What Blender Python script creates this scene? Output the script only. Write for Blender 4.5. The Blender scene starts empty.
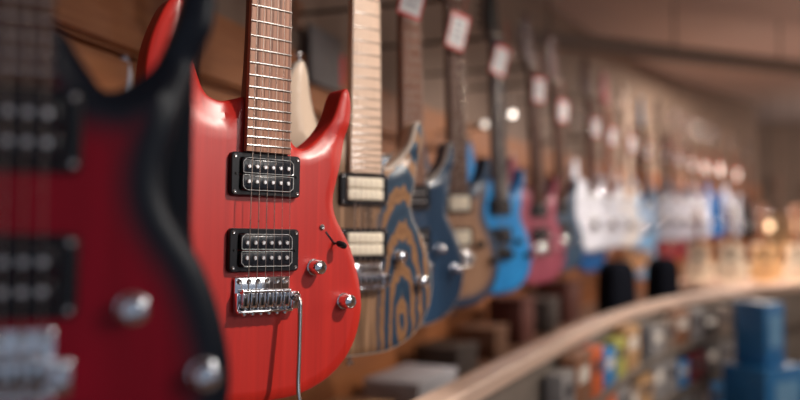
import bpy, bmesh, math, random
import numpy as np
from mathutils import Vector, Matrix
from mathutils.geometry import delaunay_2d_cdt
R = math.radians
PI = math.pi
random.seed(7)
sc = bpy.context.scene
C = sc.collection

# ------------------------------------------------------------------ camera
CZ = 1.40
cam_d = bpy.data.cameras.new('camera')
cam_d.lens = 35.0
cam_d.sensor_width = 36.0
cam_d.clip_start = 0.02
cam_d.dof.use_dof = True
cam_d.dof.focus_distance = 0.895
cam_d.dof.aperture_fstop = 1.7
cam = bpy.data.objects.new('camera', cam_d)
cam.location = (0, 0, CZ)
cam.rotation_euler = (R(92.0), 0, 0)
C.objects.link(cam)
sc.camera = cam

# ------------------------------------------------------------------ world, lights, exposure
sc.view_settings.view_transform = 'Standard'
sc.view_settings.look = 'None'
sc.view_settings.gamma = 1.0
sc.view_settings.use_curve_mapping = False
sc.view_settings.exposure = 0.0
try:
    sc.cycles.use_denoising = True
except Exception:
    pass
w = bpy.data.worlds.new('daylight')
sc.world = w
w.use_nodes = True
bg = w.node_tree.nodes['Background']
bg.inputs[0].default_value = (0.70, 0.80, 1.0, 1)
bg.inputs[1].default_value = 0.30


def spot(loc, target, power, cone, blend, rad, col):
    d = bpy.data.lights.new('ceiling_and_fill_spot', 'SPOT')
    d.energy = power
    d.spot_size = R(cone)
    d.spot_blend = blend
    d.shadow_soft_size = rad
    d.color = col
    o = bpy.data.objects.new('ceiling_and_fill_spot', d)
    o.location = loc
    o.rotation_euler = (Vector(target) - Vector(loc)).to_track_quat('-Z', 'Y').to_euler()
    C.objects.link(o)
    return o


def area(loc, target, power, sx, sy, col):
    d = bpy.data.lights.new('fill_area', 'AREA')
    d.shape = 'RECTANGLE'
    d.size = sx
    d.size_y = sy
    d.energy = power
    d.color = col
    o = bpy.data.objects.new('fill_area', d)
    o.location = loc
    o.rotation_euler = (Vector(target) - Vector(loc)).to_track_quat('-Z', 'Y').to_euler()
    C.objects.link(o)


WARM = (1.0, 0.86, 0.72)
spot((1.28, 0.40, 2.70), (-0.06, 1.08, 1.38), 172, 30, 0.4, 0.022, (1.0, 0.90, 0.80))
spot((1.62, 1.35, 2.70), (0.22, 1.95, 1.36), 85, 46, 0.6, 0.03, (1.0, 0.90, 0.80))
spot((2.25, 2.55, 2.70), (0.75, 3.20, 1.45), 150, 50, 0.6, 0.03, (1.0, 0.90, 0.82))
spot((2.75, 3.70, 2.70), (1.25, 4.30, 1.50), 150, 52, 0.6, 0.03, (1.0, 0.92, 0.88))
spot((4.0, 4.9, 2.70), (2.40, 6.10, 1.45), 120, 60, 0.6, 0.03, (1.0, 0.90, 0.84))
area((3.2, 6.2, 2.70), (3.2, 6.2, 0), 80, 1.2, 0.5, WARM)  # unseen area light added as fill over the far end
area((3.4, 2.2, 2.70), (3.4, 2.2, 0), 42, 1.2, 0.5, WARM)  # unseen area light added as fill over the near end
# unseen area light added right of the camera to gloss the red guitar
area((3.0, -1.05, 2.36), (-0.2, 0.9, 1.45), 22, 1.5, 0.60, (1.0, 0.95, 0.90))
spot((3.7, 5.0, 2.70), (3.05, 5.70, 1.05), 620, 46, 0.4, 0.05, (1.0, 0.90, 0.80))  # extra spot added only to brighten the ukulele table


def fill_point(loc, power):  # unseen point light added to lift the ceiling and far walls
    d = bpy.data.lights.new('fill_point_light', 'POINT')
    d.energy = power
    d.shadow_soft_size = 0.12
    d.color = (1.0, 0.88, 0.78)
    o = bpy.data.objects.new('fill_point_light', d)
    o.location = loc
    C.objects.link(o)


fill_point((5.6, 3.2, 1.95), 60)
fill_point((5.9, 8.2, 2.05), 45)

# ------------------------------------------------------------------ materials
MATS = {}


def mat(name, col, rough=0.5, metal=0.0, coat=0.0, emit=None, emit_s=0.0, trans=0.0, spec=0.5, alpha=1.0):
    if name in MATS:
        return MATS[name]
    m = bpy.data.materials.new(name)
    m.use_nodes = True
    nt = m.node_tree
    b = nt.nodes['Principled BSDF']
    b.inputs['Base Color'].default_value = (*col, 1)
    b.inputs['Roughness'].default_value = rough
    b.inputs['Metallic'].default_value = metal
    b.inputs['Coat Weight'].default_value = coat
    b.inputs['Coat Roughness'].default_value = 0.08
    b.inputs['Specular IOR Level'].default_value = spec
    b.inputs['Transmission Weight'].default_value = trans
    if emit:
        b.inputs['Emission Color'].default_value = (*emit, 1)
        b.inputs['Emission Strength'].default_value = emit_s
    # fine surface variation so that no surface is a dead flat colour
    tc = nt.nodes.new('ShaderNodeTexCoord')
    no = nt.nodes.new('ShaderNodeTexNoise')
    no.inputs['Scale'].default_value = 35
    nt.links.new(tc.outputs['Object'], no.inputs['Vector'])
    mr = nt.nodes.new('ShaderNodeMapRange')
    mr.inputs[3].default_value = max(0.02, rough - 0.05)
    mr.inputs[4].default_value = min(1, rough + 0.05)
    nt.links.new(no.outputs['Fac'], mr.inputs[0])
    nt.links.new(mr.outputs[0], b.inputs['Roughness'])
    MATS[name] = m
    return m


def ramp_mat(name, stops, kind='wood', scale=(60, 60, 4), detail=6, rough=0.4, coat=0.0, dist=1.0, burst=None, spec=0.5, nscale=1.0):
    """wood style material: stretched noise along Z (object space) into a colour ramp.
    burst = (edge colour, d0, d1): finish that turns to the edge colour towards the body's rim."""
    if name in MATS:
        return MATS[name]
    m = bpy.data.materials.new(name)
    m.use_nodes = True
    nt = m.node_tree
    b = nt.nodes['Principled BSDF']
    b.inputs['Roughness'].default_value = rough
    b.inputs['Coat Weight'].default_value = coat
    b.inputs['Coat Roughness'].default_value = 0.1
    b.inputs['Specular IOR Level'].default_value = spec
    tc = nt.nodes.new('ShaderNodeTexCoord')
    mp = nt.nodes.new('ShaderNodeMapping')
    mp.inputs['Scale'].default_value = scale
    nt.links.new(tc.outputs['Object'], mp.inputs['Vector'])
    if kind == 'wood':
        t = nt.nodes.new('ShaderNodeTexNoise')
        t.inputs['Scale'].default_value = nscale
        t.inputs['Detail'].default_value = detail
        t.inputs['Distortion'].default_value = dist
        nt.links.new(mp.outputs[0], t.inputs['Vector'])
        fac = t.outputs['Fac']
    else:
        t = nt.nodes.new('ShaderNodeTexWave')
        t.wave_type = 'BANDS'
        t.bands_direction = 'X'
        t.inputs['Scale'].default_value = nscale
        t.inputs['Distortion'].default_value = dist
        t.inputs['Detail'].default_value = detail
        t.inputs['Detail Scale'].default_value = 1.0
        nt.links.new(mp.outputs[0], t.inputs['Vector'])
        fac = t.outputs['Fac']
    cr = nt.nodes.new('ShaderNodeValToRGB')
    els = cr.color_ramp.elements
    while len(els) < len(stops):
        els.new(0.5)
    for e, (p, c) in zip(els, stops):
        e.position = p
        e.color = (*c, 1)
    nt.links.new(fac, cr.inputs[0])
    out = cr.outputs[0]
    if burst:
        at = nt.nodes.new('ShaderNodeAttribute')
        at.attribute_name = 'rim'
        mr = nt.nodes.new('ShaderNodeMapRange')
        mr.interpolation_type = 'SMOOTHSTEP'
        mr.inputs[1].default_value = burst[1]
        mr.inputs[2].default_value = burst[2]
        nt.links.new(at.outputs['Fac'], mr.inputs[0])
        mx = nt.nodes.new('ShaderNodeMix')
        mx.data_type = 'RGBA'
        mx.inputs[6].default_value = (*burst[0], 1)
        nt.links.new(mr.outputs[0], mx.inputs[0])
        nt.links.new(out, mx.inputs[7])
        out = mx.outputs[2]
    nt.links.new(out, b.inputs['Base Color'])
    MATS[name] = m
    return m


chrome = mat('chrome', (0.86, 0.88, 0.92), 0.10, 1.0)
pole_steel = mat('pole_steel', (0.86, 0.86, 0.88), 0.38, 1.0)
steel = mat('steel', (0.72, 0.71, 0.70), 0.25, 1.0)
nickel_fret = mat('nickel_fret', (0.80, 0.77, 0.74), 0.22, 1.0)
black_metal = mat('black_metal', (0.02, 0.02, 0.022), 0.35, 0.4)
black_plastic = mat('black_plastic', (0.010, 0.010, 0.013), 0.32, spec=0.35)
bobbin_black = mat('bobbin_black', (0.012, 0.014, 0.020), 0.26, coat=0.1, spec=0.35)
bobbin_cream = mat('bobbin_cream', (0.80, 0.72, 0.58), 0.35)
film = mat('clear_film', (0.75, 0.78, 0.80), 0.15, trans=0.4)
string_metal = mat('string_metal', (0.60, 0.46, 0.38), 0.28, 1.0)
red_body = ramp_mat('red_satin_finish', [(0.30, (0.41, 0.012, 0.008)), (0.70, (0.53, 0.019, 0.011))], scale=(90, 90, 3), rough=0.37, coat=0.0, spec=0.7)
cherry_body = ramp_mat('cherry_burst_finish', [(0.3, (0.31, 0.0005, 0.013)), (0.7, (0.40, 0.001, 0.018))], scale=(60, 60, 3), rough=0.30, spec=0.22,
                       burst=((0.012, 0.016, 0.026), 0.014, 0.040))
navy_side = mat('navy_black_side', (0.014, 0.018, 0.028), 0.30)
red_side = mat('red_side', (0.42, 0.012, 0.012), 0.40)


def fill_ramp(node, stops):
    els = node.color_ramp.elements
    while len(els) < len(stops):
        els.new(0.5)
    for e, (p, c) in zip(els, stops):
        e.position = p
        e.color = (*c, 1)


def zebra_material():
    """cathedral wood grain: rings stretched along the body, brown on the left, brown and stained blue on the right"""
    m = bpy.data.materials.new('zebra_burl_finish')
    m.use_nodes = True
    nt = m.node_tree
    N, L = nt.nodes.new, nt.links.new
    b = nt.nodes['Principled BSDF']
    b.inputs['Roughness'].default_value = 0.38
    tc = N('ShaderNodeTexCoord')
    mp = N('ShaderNodeMapping')
    mp.inputs['Location'].default_value = (-0.078, 0, -0.012)
    mp.inputs['Scale'].default_value = (1, 0.0, 0.26)
    L(tc.outputs['Object'], mp.inputs['Vector'])
    wv = N('ShaderNodeTexWave')
    wv.wave_type = 'RINGS'
    wv.rings_direction = 'Y'
    wv.inputs['Scale'].default_value = 20.0
    wv.inputs['Distortion'].default_value = 2.6
    wv.inputs['Detail'].default_value = 3.0
    wv.inputs['Detail Scale'].default_value = 5.0
    L(mp.outputs[0], wv.inputs['Vector'])
    r1 = N('ShaderNodeValToRGB')
    fill_ramp(r1, ((0.0, (0.012, 0.032, 0.062)), (0.52, (0.022, 0.055, 0.095)), (0.58, (0.09, 0.045, 0.025)), (0.80, (0.29, 0.145, 0.062)), (1.0, (0.19, 0.088, 0.038))))
    L(wv.outputs['Fac'], r1.inputs[0])
    mp2 = N('ShaderNodeMapping')
    mp2.inputs['Scale'].default_value = (150, 20, 7)
    L(tc.outputs['Object'], mp2.inputs['Vector'])
    no = N('ShaderNodeTexNoise')
    no.inputs['Scale'].default_value = 1.0
    no.inputs['Detail'].default_value = 4.0
    L(mp2.outputs[0], no.inputs['Vector'])
    r2 = N('ShaderNodeValToRGB')
    fill_ramp(r2, ((0.30, (0.05, 0.030, 0.022)), (0.45, (0.15, 0.080, 0.042)), (0.62, (0.27, 0.15, 0.082)), (0.8, (0.40, 0.25, 0.155))))
    L(no.outputs['Fac'], r2.inputs[0])
    sx = N('ShaderNodeSeparateXYZ')
    L(tc.outputs['Object'], sx.inputs[0])
    mr = N('ShaderNodeMapRange')
    mr.interpolation_type = 'SMOOTHSTEP'
    mr.inputs[1].default_value = 0.015
    mr.inputs[2].default_value = 0.045
    L(sx.outputs['X'], mr.inputs[0])
    mx = N('ShaderNodeMix')
    mx.data_type = 'RGBA'
    L(mr.outputs[0], mx.inputs[0])
    L(r2.outputs[0], mx.inputs[6])
    L(r1.outputs[0], mx.inputs[7])
    # the upper left horn is pale wood, its colour lifted further to look lit
    mr2 = N('ShaderNodeMapRange')
    mr2.interpolation_type = 'SMOOTHSTEP'
    mr2.inputs[1].default_value = 0.29
    mr2.inputs[2].default_value = 0.35
    L(sx.outputs['Z'], mr2.inputs[0])
    mr3 = N('ShaderNodeMapRange')
    mr3.inputs[1].default_value = 0.0
    mr3.inputs[2].default_value = -0.03
    L(sx.outputs['X'], mr3.inputs[0])
    ml = N('ShaderNodeMath')
    ml.operation = 'MULTIPLY'
    L(mr2.outputs[0], ml.inputs[0])
    L(mr3.outputs[0], ml.inputs[1])
    mx2 = N('ShaderNodeMix')
    mx2.data_type = 'RGBA'
    L(ml.outputs[0], mx2.inputs[0])
    L(mx.outputs[2], mx2.inputs[6])
    mx2.inputs[7].default_value = (0.60, 0.46, 0.35, 1)
    L(mx2.outputs[2], b.inputs['Base Color'])
    return m


zebra_body = zebra_material()
pale_binding = mat('pale_wood_binding', (0.54, 0.47, 0.41), 0.4)
blue_body = ramp_mat('deep_blue_stain', [(0.3, (0.012, 0.040, 0.090)), (0.7, (0.020, 0.060, 0.125))], scale=(50, 50, 4), rough=0.35, coat=0.2)
tan_body = ramp_mat('tan_wood_blue_burst', [(0.3, (0.30, 0.155, 0.09)), (0.7, (0.40, 0.23, 0.14))], scale=(50, 50, 4), rough=0.4,
                    burst=((0.012, 0.045, 0.10), 0.012, 0.040))
sky_body = ramp_mat('bright_blue_finish', [(0.3, (0.012, 0.24, 0.62)), (0.7, (0.02, 0.31, 0.74))], scale=(40, 40, 5), rough=0.3, coat=0.4,
                    burst=((0.010, 0.12, 0.33), 0.0, 0.02))
pink_body = ramp_mat('raspberry_finish', [(0.3, (0.30, 0.050, 0.085)), (0.7, (0.38, 0.075, 0.12))], scale=(50, 50, 4), rough=0.4)
slate_body = ramp_mat('slate_blue_finish', [(0.3, (0.020, 0.055, 0.105)), (0.7, (0.03, 0.075, 0.135))], scale=(50, 50, 4), rough=0.35)
white_body = mat('white_gloss', (0.72, 0.72, 0.78), 0.25, coat=0.4)
warm_white_body = mat('warm_white_gloss', (0.80, 0.74, 0.70), 0.25, coat=0.4)
pale_blue_body = mat('pale_blue_gloss', (0.24, 0.48, 0.76), 0.25, coat=0.4)
lavender_body = mat('lavender_white_gloss', (0.44, 0.47, 0.58), 0.28, coat=0.4)
cobalt_body = mat('cobalt_gloss', (0.012, 0.12, 0.36), 0.25, coat=0.4)
navy_body = mat('navy_gloss', (0.02, 0.06, 0.14), 0.25, coat=0.4)
black_body = mat('black_gloss', (0.012, 0.012, 0.016), 0.25, coat=0.4)
amber_body = mat('amber_gloss', (0.75, 0.38, 0.18), 0.3, coat=0.4)
burgundy_body = mat('burgundy_gloss', (0.22, 0.010, 0.035), 0.3, coat=0.4)
white_board = mat('pearl_guard', (0.75, 0.75, 0.78), 0.3)
rosy_board = ramp_mat('roasted_fretboard', [(0.30, (0.15, 0.058, 0.034)), (0.50, (0.36, 0.165, 0.10)), (0.75, (0.45, 0.225, 0.145))], scale=(230, 40, 3), rough=0.5, dist=0.5)
dark_board = ramp_mat('rosewood_fretboard', [(0.30, (0.045, 0.017, 0.011)), (0.7, (0.11, 0.043, 0.027))], scale=(200, 40, 4), rough=0.55, spec=0.15)
mid_board = ramp_mat('brown_fretboard', [(0.30, (0.17, 0.072, 0.045)), (0.7, (0.30, 0.14, 0.09))], scale=(200, 40, 4), rough=0.55, spec=0.15)
ebony_board = ramp_mat('ebony_fretboard', [(0.30, (0.018, 0.02, 0.028)), (0.7, (0.04, 0.045, 0.06))], scale=(200, 40, 4), rough=0.5, spec=0.15)
maple_board = ramp_mat('maple_fretboard', [(0.30, (0.66, 0.46, 0.34)), (0.7, (0.78, 0.58, 0.45))], scale=(120, 40, 4), rough=0.4)
maple_neck = ramp_mat('maple_neck', [(0.30, (0.52, 0.34, 0.24)), (0.7, (0.64, 0.45, 0.33))], scale=(80, 60, 4), rough=0.4)
dark_neck = ramp_mat('dark_neck', [(0.30, (0.06, 0.018, 0.013)), (0.7, (0.12, 0.038, 0.027))], scale=(80, 60, 4), rough=0.45)
satin_black = mat('satin_black', (0.014, 0.012, 0.012), 0.5, spec=0.2)
red_neck = mat('red_neck', (0.28, 0.03, 0.03), 0.4)
brown_neck = ramp_mat('brown_neck', [(0.30, (0.14, 0.065, 0.04)), (0.7, (0.24, 0.12, 0.075))], scale=(80, 60, 4), rough=0.45)
wall_plaster = ramp_mat('wall_plaster', [(0.3, (0.225, 0.155, 0.118)), (0.7, (0.255, 0.178, 0.138))], scale=(3, 3, 3), rough=0.8)
ceil_plaster = ramp_mat('ceiling_plaster', [(0.3, (0.54, 0.455, 0.44)), (0.7, (0.58, 0.495, 0.475))], scale=(2, 2, 2), rough=0.85)
slat_wood = ramp_mat('slat_wood', [(0.3, (0.26, 0.086, 0.028)), (0.7, (0.37, 0.138, 0.048))], scale=(4, 4, 40), rough=0.5)
floor_wood = ramp_mat('floor_wood', [(0.3, (0.16, 0.085, 0.05)), (0.7, (0.24, 0.135, 0.08))], scale=(30, 3, 3), rough=0.45)
ledge_wood = ramp_mat('ledge_wood', [(0.3, (0.12, 0.058, 0.034)), (0.7, (0.18, 0.09, 0.055))], scale=(8, 8, 30), rough=0.5)
cap_wood = ramp_mat('cap_wood', [(0.3, (0.54, 0.38, 0.30)), (0.7, (0.64, 0.47, 0.38))], scale=(6, 6, 40), rough=0.45)
panel_grey = ramp_mat('panel_grey', [(0.3, (0.15, 0.125, 0.105)), (0.7, (0.20, 0.165, 0.14))], scale=(6, 6, 6), rough=0.6)
paper_white = mat('paper_white', (0.80, 0.78, 0.77), 0.6)
tag_red = mat('tag_red', (0.62, 0.03, 0.03), 0.5)
spruce = ramp_mat('spruce_top', [(0.3, (0.74, 0.57, 0.42)), (0.7, (0.82, 0.68, 0.52))], scale=(80, 10, 3), rough=0.3, coat=0.3)
mahogany = ramp_mat('mahogany', [(0.3, (0.18, 0.075, 0.04)), (0.7, (0.26, 0.115, 0.06))], scale=(60, 20, 4), rough=0.35)
globe_glow = mat('globe_glow', (1, 0.8, 0.55), 0.4, emit=(1.0, 0.66, 0.38), emit_s=3.0)
white_glow = mat('white_glow', (1, 0.95, 0.9), 0.4, emit=(1.0, 0.90, 0.80), emit_s=4.0)

# ------------------------------------------------------------------ mesh helpers
MESHES = {}


def link(name, me, mats, parent=None, smooth_angle=35):
    o = bpy.data.objects.new(name, me)
    C.objects.link(o)
    if not isinstance(mats, (list, tuple)):
        mats = [mats]
    while len(me.materials) < len(mats):
        me.materials.append(mats[len(me.materials)])
    for i, m in enumerate(mats):
        o.material_slots[i].link = 'OBJECT'
        o.material_slots[i].material = m
    if parent is not None:
        o.parent = parent
    return o


def finish(bm, name, angle=35):
    bmesh.ops.recalc_face_normals(bm, faces=bm.faces)
    me = bpy.data.meshes.new(name)
    bm.to_mesh(me)
    bm.free()
    for p in me.polygons:
        p.use_smooth = True
    me.set_sharp_from_angle(angle=R(angle))
    return me


def cached(key, fn):
    if key not in MESHES:
        MESHES[key] = fn()
    return MESHES[key]


def box(bm, c, s, bev=0.0, seg=2, rot=None):
    """c centre, s full sizes"""
    r = bmesh.ops.create_cube(bm, size=1.0)
    vs = r['verts']
    M = Matrix.Translation(c) @ (rot or Matrix.Identity(4)) @ Matrix.Diagonal((*s, 1))
    bmesh.ops.transform(bm, matrix=M, verts=vs)
    if bev > 0:
        es = list({e for v in vs for e in v.link_edges})
        bmesh.ops.bevel(bm, geom=es, offset=bev, segments=seg, affect='EDGES', profile=0.5)


def cyl(bm, a, b, r0, r1=None, seg=16):
    a, b = Vector(a), Vector(b)
    r1 = r0 if r1 is None else r1
    d = b - a
    M = Matrix.Translation((a + b) / 2) @ d.to_track_quat('Z', 'Y').to_matrix().to_4x4()
    bmesh.ops.create_cone(bm, cap_ends=True, segments=seg, radius1=r0, radius2=r1, depth=d.length, matrix=M)


def lathe(bm, prof, axis_at=(0, 0, 0), direction=(0, 0, 1), seg=20, knurl=0.0):
    """prof: list of (r, h) along direction"""
    M = Matrix.Translation(axis_at) @ Vector(direction).to_track_quat('Z', 'Y').to_matrix().to_4x4()
    rings = []
    for r, h in prof:
        ring = []
        for i in range(seg):
            a = 2 * PI * i / seg
            rr = r * (1 + (knurl if i % 2 else -knurl))
            ring.append(bm.verts.new(M @ Vector((rr * math.cos(a), rr * math.sin(a), h))))
        rings.append(ring)
    for A, B in zip(rings, rings[1:]):
        for i in range(seg):
            bm.faces.new((A[i], A[(i + 1) % seg], B[(i + 1) % seg], B[i]))
    bm.faces.new(rings[0][::-1])
    bm.faces.new(rings[-1])


def tube(bm, pts, r, seg=10, closed=False):
    pts = [Vector(p) for p in pts]
    n = len(pts)
    rings = []
    up = Vector((0.123, 0.9, 0.31)).normalized()
    for i, p in enumerate(pts):
        if closed:
            t = pts[(i + 1) % n] - pts[i - 1]
        else:
            t = pts[min(i + 1, n - 1)] - pts[max(i - 1, 0)]
        t.normalize()
        x = up - t * up.dot(t)
        x.normalize()
        y = t.cross(x)
        rr = r[i] if isinstance(r, (list, tuple)) else r
        rings.append([bm.verts.new(p + rr * (math.cos(2 * PI * k / seg) * x + math.sin(2 * PI * k / seg) * y)) for k in range(seg)])
    m = n if closed else n - 1
    for i in range(m):
        A, B = rings[i], rings[(i + 1) % n]
        for k in range(seg):
            bm.faces.new((A[k], A[(k + 1) % seg], B[(k + 1) % seg], B[k]))
    if not closed:
        bm.faces.new(rings[0][::-1])
        bm.faces.new(rings[-1])


def spline(pts, per=10, closed=True):
    P = [np.array(p, float) for p in pts]
    n = len(P)
    out = []
    rng = n if closed else n - 1
    for i in range(rng):
        if closed:
            p0, p1, p2, p3 = P[i - 1], P[i], P[(i + 1) % n], P[(i + 2) % n]
        else:
            p0, p1, p2, p3 = P[max(i - 1, 0)], P[i], P[i + 1], P[min(i + 2, n - 1)]
        # centripetal catmull-rom
        t0 = 0
        t1 = t0 + max(np.linalg.norm(p1 - p0), 1e-6) ** 0.5
        t2 = t1 + max(np.linalg.norm(p2 - p1), 1e-6) ** 0.5
        t3 = t2 + max(np.linalg.norm(p3 - p2), 1e-6) ** 0.5
        for k in range(per):
            t = t1 + (t2 - t1) * k / per
            A1 = (t1 - t) / (t1 - t0) * p0 + (t - t0) / (t1 - t0) * p1
            A2 = (t2 - t) / (t2 - t1) * p1 + (t - t1) / (t2 - t1) * p2
            A3 = (t3 - t) / (t3 - t2) * p2 + (t - t2) / (t3 - t2) * p3
            B1 = (t2 - t) / (t2 - t0) * A1 + (t - t0) / (t2 - t0) * A2
            B2 = (t3 - t) / (t3 - t1) * A2 + (t - t1) / (t3 - t1) * A3
            out.append((t2 - t) / (t2 - t1) * B1 + (t - t1) / (t2 - t1) * B2)
    if not closed:
        out.append(P[-1])
    return np.array(out)


def outline_dist(pts, poly):
    A = poly
    B = np.roll(poly, -1, axis=0)
    d = B - A
    L = (d ** 2).sum(1) + 1e-12
    res = []
    for p in pts:
        t = np.clip(((p - A) * d).sum(1) / L, 0, 1)
        q = A + d * t[:, None]
        res.append(np.sqrt(((q - p) ** 2).sum(1).min()))
    return np.array(res)


def inside(pts, poly):
    x, y = pts[:, 0], pts[:, 1]
    c = np.zeros(len(pts), bool)
    n = len(poly)
    j = n - 1
    for i in range(n):
        xi, yi = poly[i]
        xj, yj = poly[j]
        cond = (yi > y) != (yj > y)
        xx = (xj - xi) * (y - yi) / (yj - yi + 1e-12) + xi
        c ^= cond & (x < xx)
        j = i
    return c


def slab_from_outline(poly, thick, wb, db, r_edge, grid=0.010, carve=None, name='body', rim_attr=True, front_cb=None):
    """solid with an outline in (u, v); front is at y=0 facing -Y, back at y=+thick.
    the front is rounded and bevelled by the distance to the outline."""
    n = len(poly)
    tang = np.roll(poly, -1, 0) - np.roll(poly, 1, 0)
    area2 = (poly[:, 0] * np.roll(poly[:, 1], -1) - np.roll(poly[:, 0], -1) * poly[:, 1]).sum()
    nrm = np.stack([-tang[:, 1], tang[:, 0]], 1)
    nrm /= np.linalg.norm(nrm, axis=1)[:, None] + 1e-12
    if area2 < 0:
        nrm = -nrm                                   # inward
    pts = [p for p in poly]
    for ins in (r_edge * 0.15, r_edge * 0.5, r_edge, wb * 0.6, wb, wb * 1.35, wb * 1.9):
        q = poly + nrm * ins
        dd = outline_dist(q, poly)
        ok = (dd > ins * 0.93) & inside(q, poly)
        step = 1 if ins < wb * 0.5 else 2
        for i in range(0, n, step):
            if ok[i]:
                pts.append(q[i])
    lo, hi = poly.min(0), poly.max(0)
    gx = np.arange(lo[0], hi[0], grid)
    gy = np.arange(lo[1], hi[1], grid)
    G = np.array([(a + (grid / 2 if j % 2 else 0), b) for j, b in enumerate(gy) for a in gx])
    G = G[inside(G, poly)]
    G = G[outline_dist(G, poly) > wb * 2.2]
    pts += [g for g in G]
    vs, es, fs, *_ = delaunay_2d_cdt([Vector(p) for p in pts], [], [list(range(n))], 1, 1e-6)
    V = np.array([[v.x, v.y] for v in vs])
    D = outline_dist(V, poly)
    bm = bmesh.new()
    lay = bm.verts.layers.float.new('rim')
    front = []
    for (u, v), d in zip(V, D):
        W, Dp = wb, db
        if carve:
            W, Dp = carve(u, v, wb, db)
        h = Dp * max(0.0, 1 - d / W)
        if d < r_edge:
            h += r_edge - math.sqrt(max(0, r_edge ** 2 - (r_edge - d) ** 2))
        bv = bm.verts.new((u, h, v))
        bv[lay] = d
        front.append(bv)
    for f in fs:
        try:
            fc = bm.faces.new([front[i] for i in f])
            fc.material_index = 0
        except ValueError:
            pass
    # side wall
    key = {}
    for bv, d in zip(front, D):
        if d < 1e-5:
            key[(round(bv.co.x, 5), round(bv.co.z, 5))] = bv
    loop = []
    for p in poly:
        k = (round(float(p[0]), 5), round(float(p[1]), 5))
        bv = key.get(k)
        if bv is None:
            bv = min(key.values(), key=lambda q: (q.co.x - p[0]) ** 2 + (q.co.z - p[1]) ** 2)
        if not loop or loop[-1] is not bv:
            loop.append(bv)
    prev = loop
    P2 = np.array([(b.co.x, b.co.z) for b in loop])
    tg = np.roll(P2, -1, 0) - np.roll(P2, 1, 0)
    nr = np.stack([-tg[:, 1], tg[:, 0]], 1)
    nr /= np.linalg.norm(nr, axis=1)[:, None] + 1e-12
    if area2 < 0:
        nr = -nr
    m = len(loop)
    for ins, y in ((0.0, thick - r_edge), (r_edge * 0.3, thick - r_edge * 0.3), (r_edge, thick)):
        cur = [bm.verts.new((P2[i, 0] + nr[i, 0] * ins, y, P2[i, 1] + nr[i, 1] * ins)) for i in range(m)]
        for i in range(m):
            try:
                f = bm.faces.new((prev[i], prev[(i + 1) % m], cur[(i + 1) % m], cur[i]))
                f.material_index = 1
            except ValueError:
                pass
        prev = cur
    f = bm.faces.new(prev)
    f.material_index = 1
    bmesh.ops.triangulate(bm, faces=[f])
    return bm


# ------------------------------------------------------------------ electric guitar meshes (local: u right, v up = Z, front = -Y)
BODY = [(0.012, 0.0), (0.060, 0.0045), (0.1040, 0.0245), (0.1315, 0.056), (0.1440, 0.098), (0.1415, 0.131), (0.1260, 0.179),
        (0.1020, 0.220), (0.0990, 0.240), (0.1050, 0.267), (0.1150, 0.304), (0.1235, 0.338), (0.1245, 0.364), (0.1190, 0.3800), (0.1120, 0.3775),
        (0.0975, 0.340), (0.0790, 0.315), (0.0530, 0.2985), (0.0400, 0.306), (0.0320, 0.325), (0.0100, 0.334), (-0.0240, 0.352), (-0.0370, 0.349), (-0.0510, 0.346), (-0.0680, 0.352),
        (-0.0800, 0.375), (-0.0880, 0.405), (-0.0930, 0.440), (-0.1010, 0.457), (-0.1120, 0.452), (-0.1270, 0.424), (-0.1370, 0.388), (-0.1390, 0.345), (-0.1320, 0.300),
        (-0.1240, 0.260), (-0.1240, 0.222), (-0.1350, 0.180), (-0.1500, 0.130), (-0.1520, 0.095), (-0.1400, 0.056),
        (-0.1120, 0.0225), (-0.0700, 0.0060), (-0.0300, 0.0006)]
SADDLE = 0.130
NUT = SADDLE + 0.648
SCALE = 0.648
FB_END = 0.2885


def carve(u, v, wb, db):
    t = min(1, max(0, (v - 0.27) / 0.06))
    t = t * t * (3 - 2 * t)
    if v > 0.25 and abs(u) < 0.045:
        t *= min(1, max(0, (abs(u) - 0.030) / 0.015))
    if u > 0:
        t *= 0.25 + 0.60 * min(1, max(0, (0.335 - v) / 0.02))
    return wb + 0.026 * t, db + 0.009 * t


BODY_WIDE_CUT = [(u - (0.005 if v < 0.33 and u > 0.09 else 0) + (0.006 if 0.03 < u < 0.09 and 0.29 < v < 0.32 else 0), v - (0.008 if 0.045 < u < 0.1 and 0.29 < v < 0.35 else 0)) for u, v in BODY]


def body_mesh(shape=None):
    poly = spline(shape or BODY, per=7)
    bm = slab_from_outline(poly, 0.042, 0.012, 0.003, 0.0035, carve=carve)
    return finish(bm, 'guitar_body', 21)


def binding_mesh():
    poly = spline(BODY, per=7)
    bm = bmesh.new()
    n = len(poly)
    tang = np.roll(poly, -1, 0) - np.roll(poly, 1, 0)
    nr = np.stack([-tang[:, 1], tang[:, 0]], 1)
    nr /= np.linalg.norm(nr, axis=1)[:, None]
    if (poly[:, 0] * np.roll(poly[:, 1], -1) - np.roll(poly[:, 0], -1) * poly[:, 1]).sum() < 0:
        nr = -nr
    prof = [(0.0030, None), (0.0022, None), (0.0014, None), (0.0007, None), (0.0, None), (-0.0005, 0.0065), (-0.0006, 0.0170), (0.001, 0.0172)]
    rings = []
    for ins, y in prof:
        ring = []
        for i in range(n):
            p = poly[i] + nr[i] * ins
            W, Dp = carve(poly[i][0], poly[i][1], 0.012, 0.003)
            d = max(ins, 0.0)
            hh = Dp * max(0.0, 1 - d / W) + (0.0035 - math.sqrt(max(0, 0.0035 ** 2 - (0.0035 - d) ** 2)) if d < 0.0035 else 0)
            ring.append(bm.verts.new((p[0], hh - 0.0005 if y is None else y + Dp - 0.003, p[1])))
        rings.append(ring)
    for A, B in zip(rings, rings[1:]):
        for i in range(n):
            bm.faces.new((A[i], A[(i + 1) % n], B[(i + 1) % n], B[i]))
    return finish(bm, 'guitar_binding', 30)


def board_width(v):
    return 0.0572 + (0.043 - 0.0572) * (v - FB_END) / (NUT - FB_END)


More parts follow.
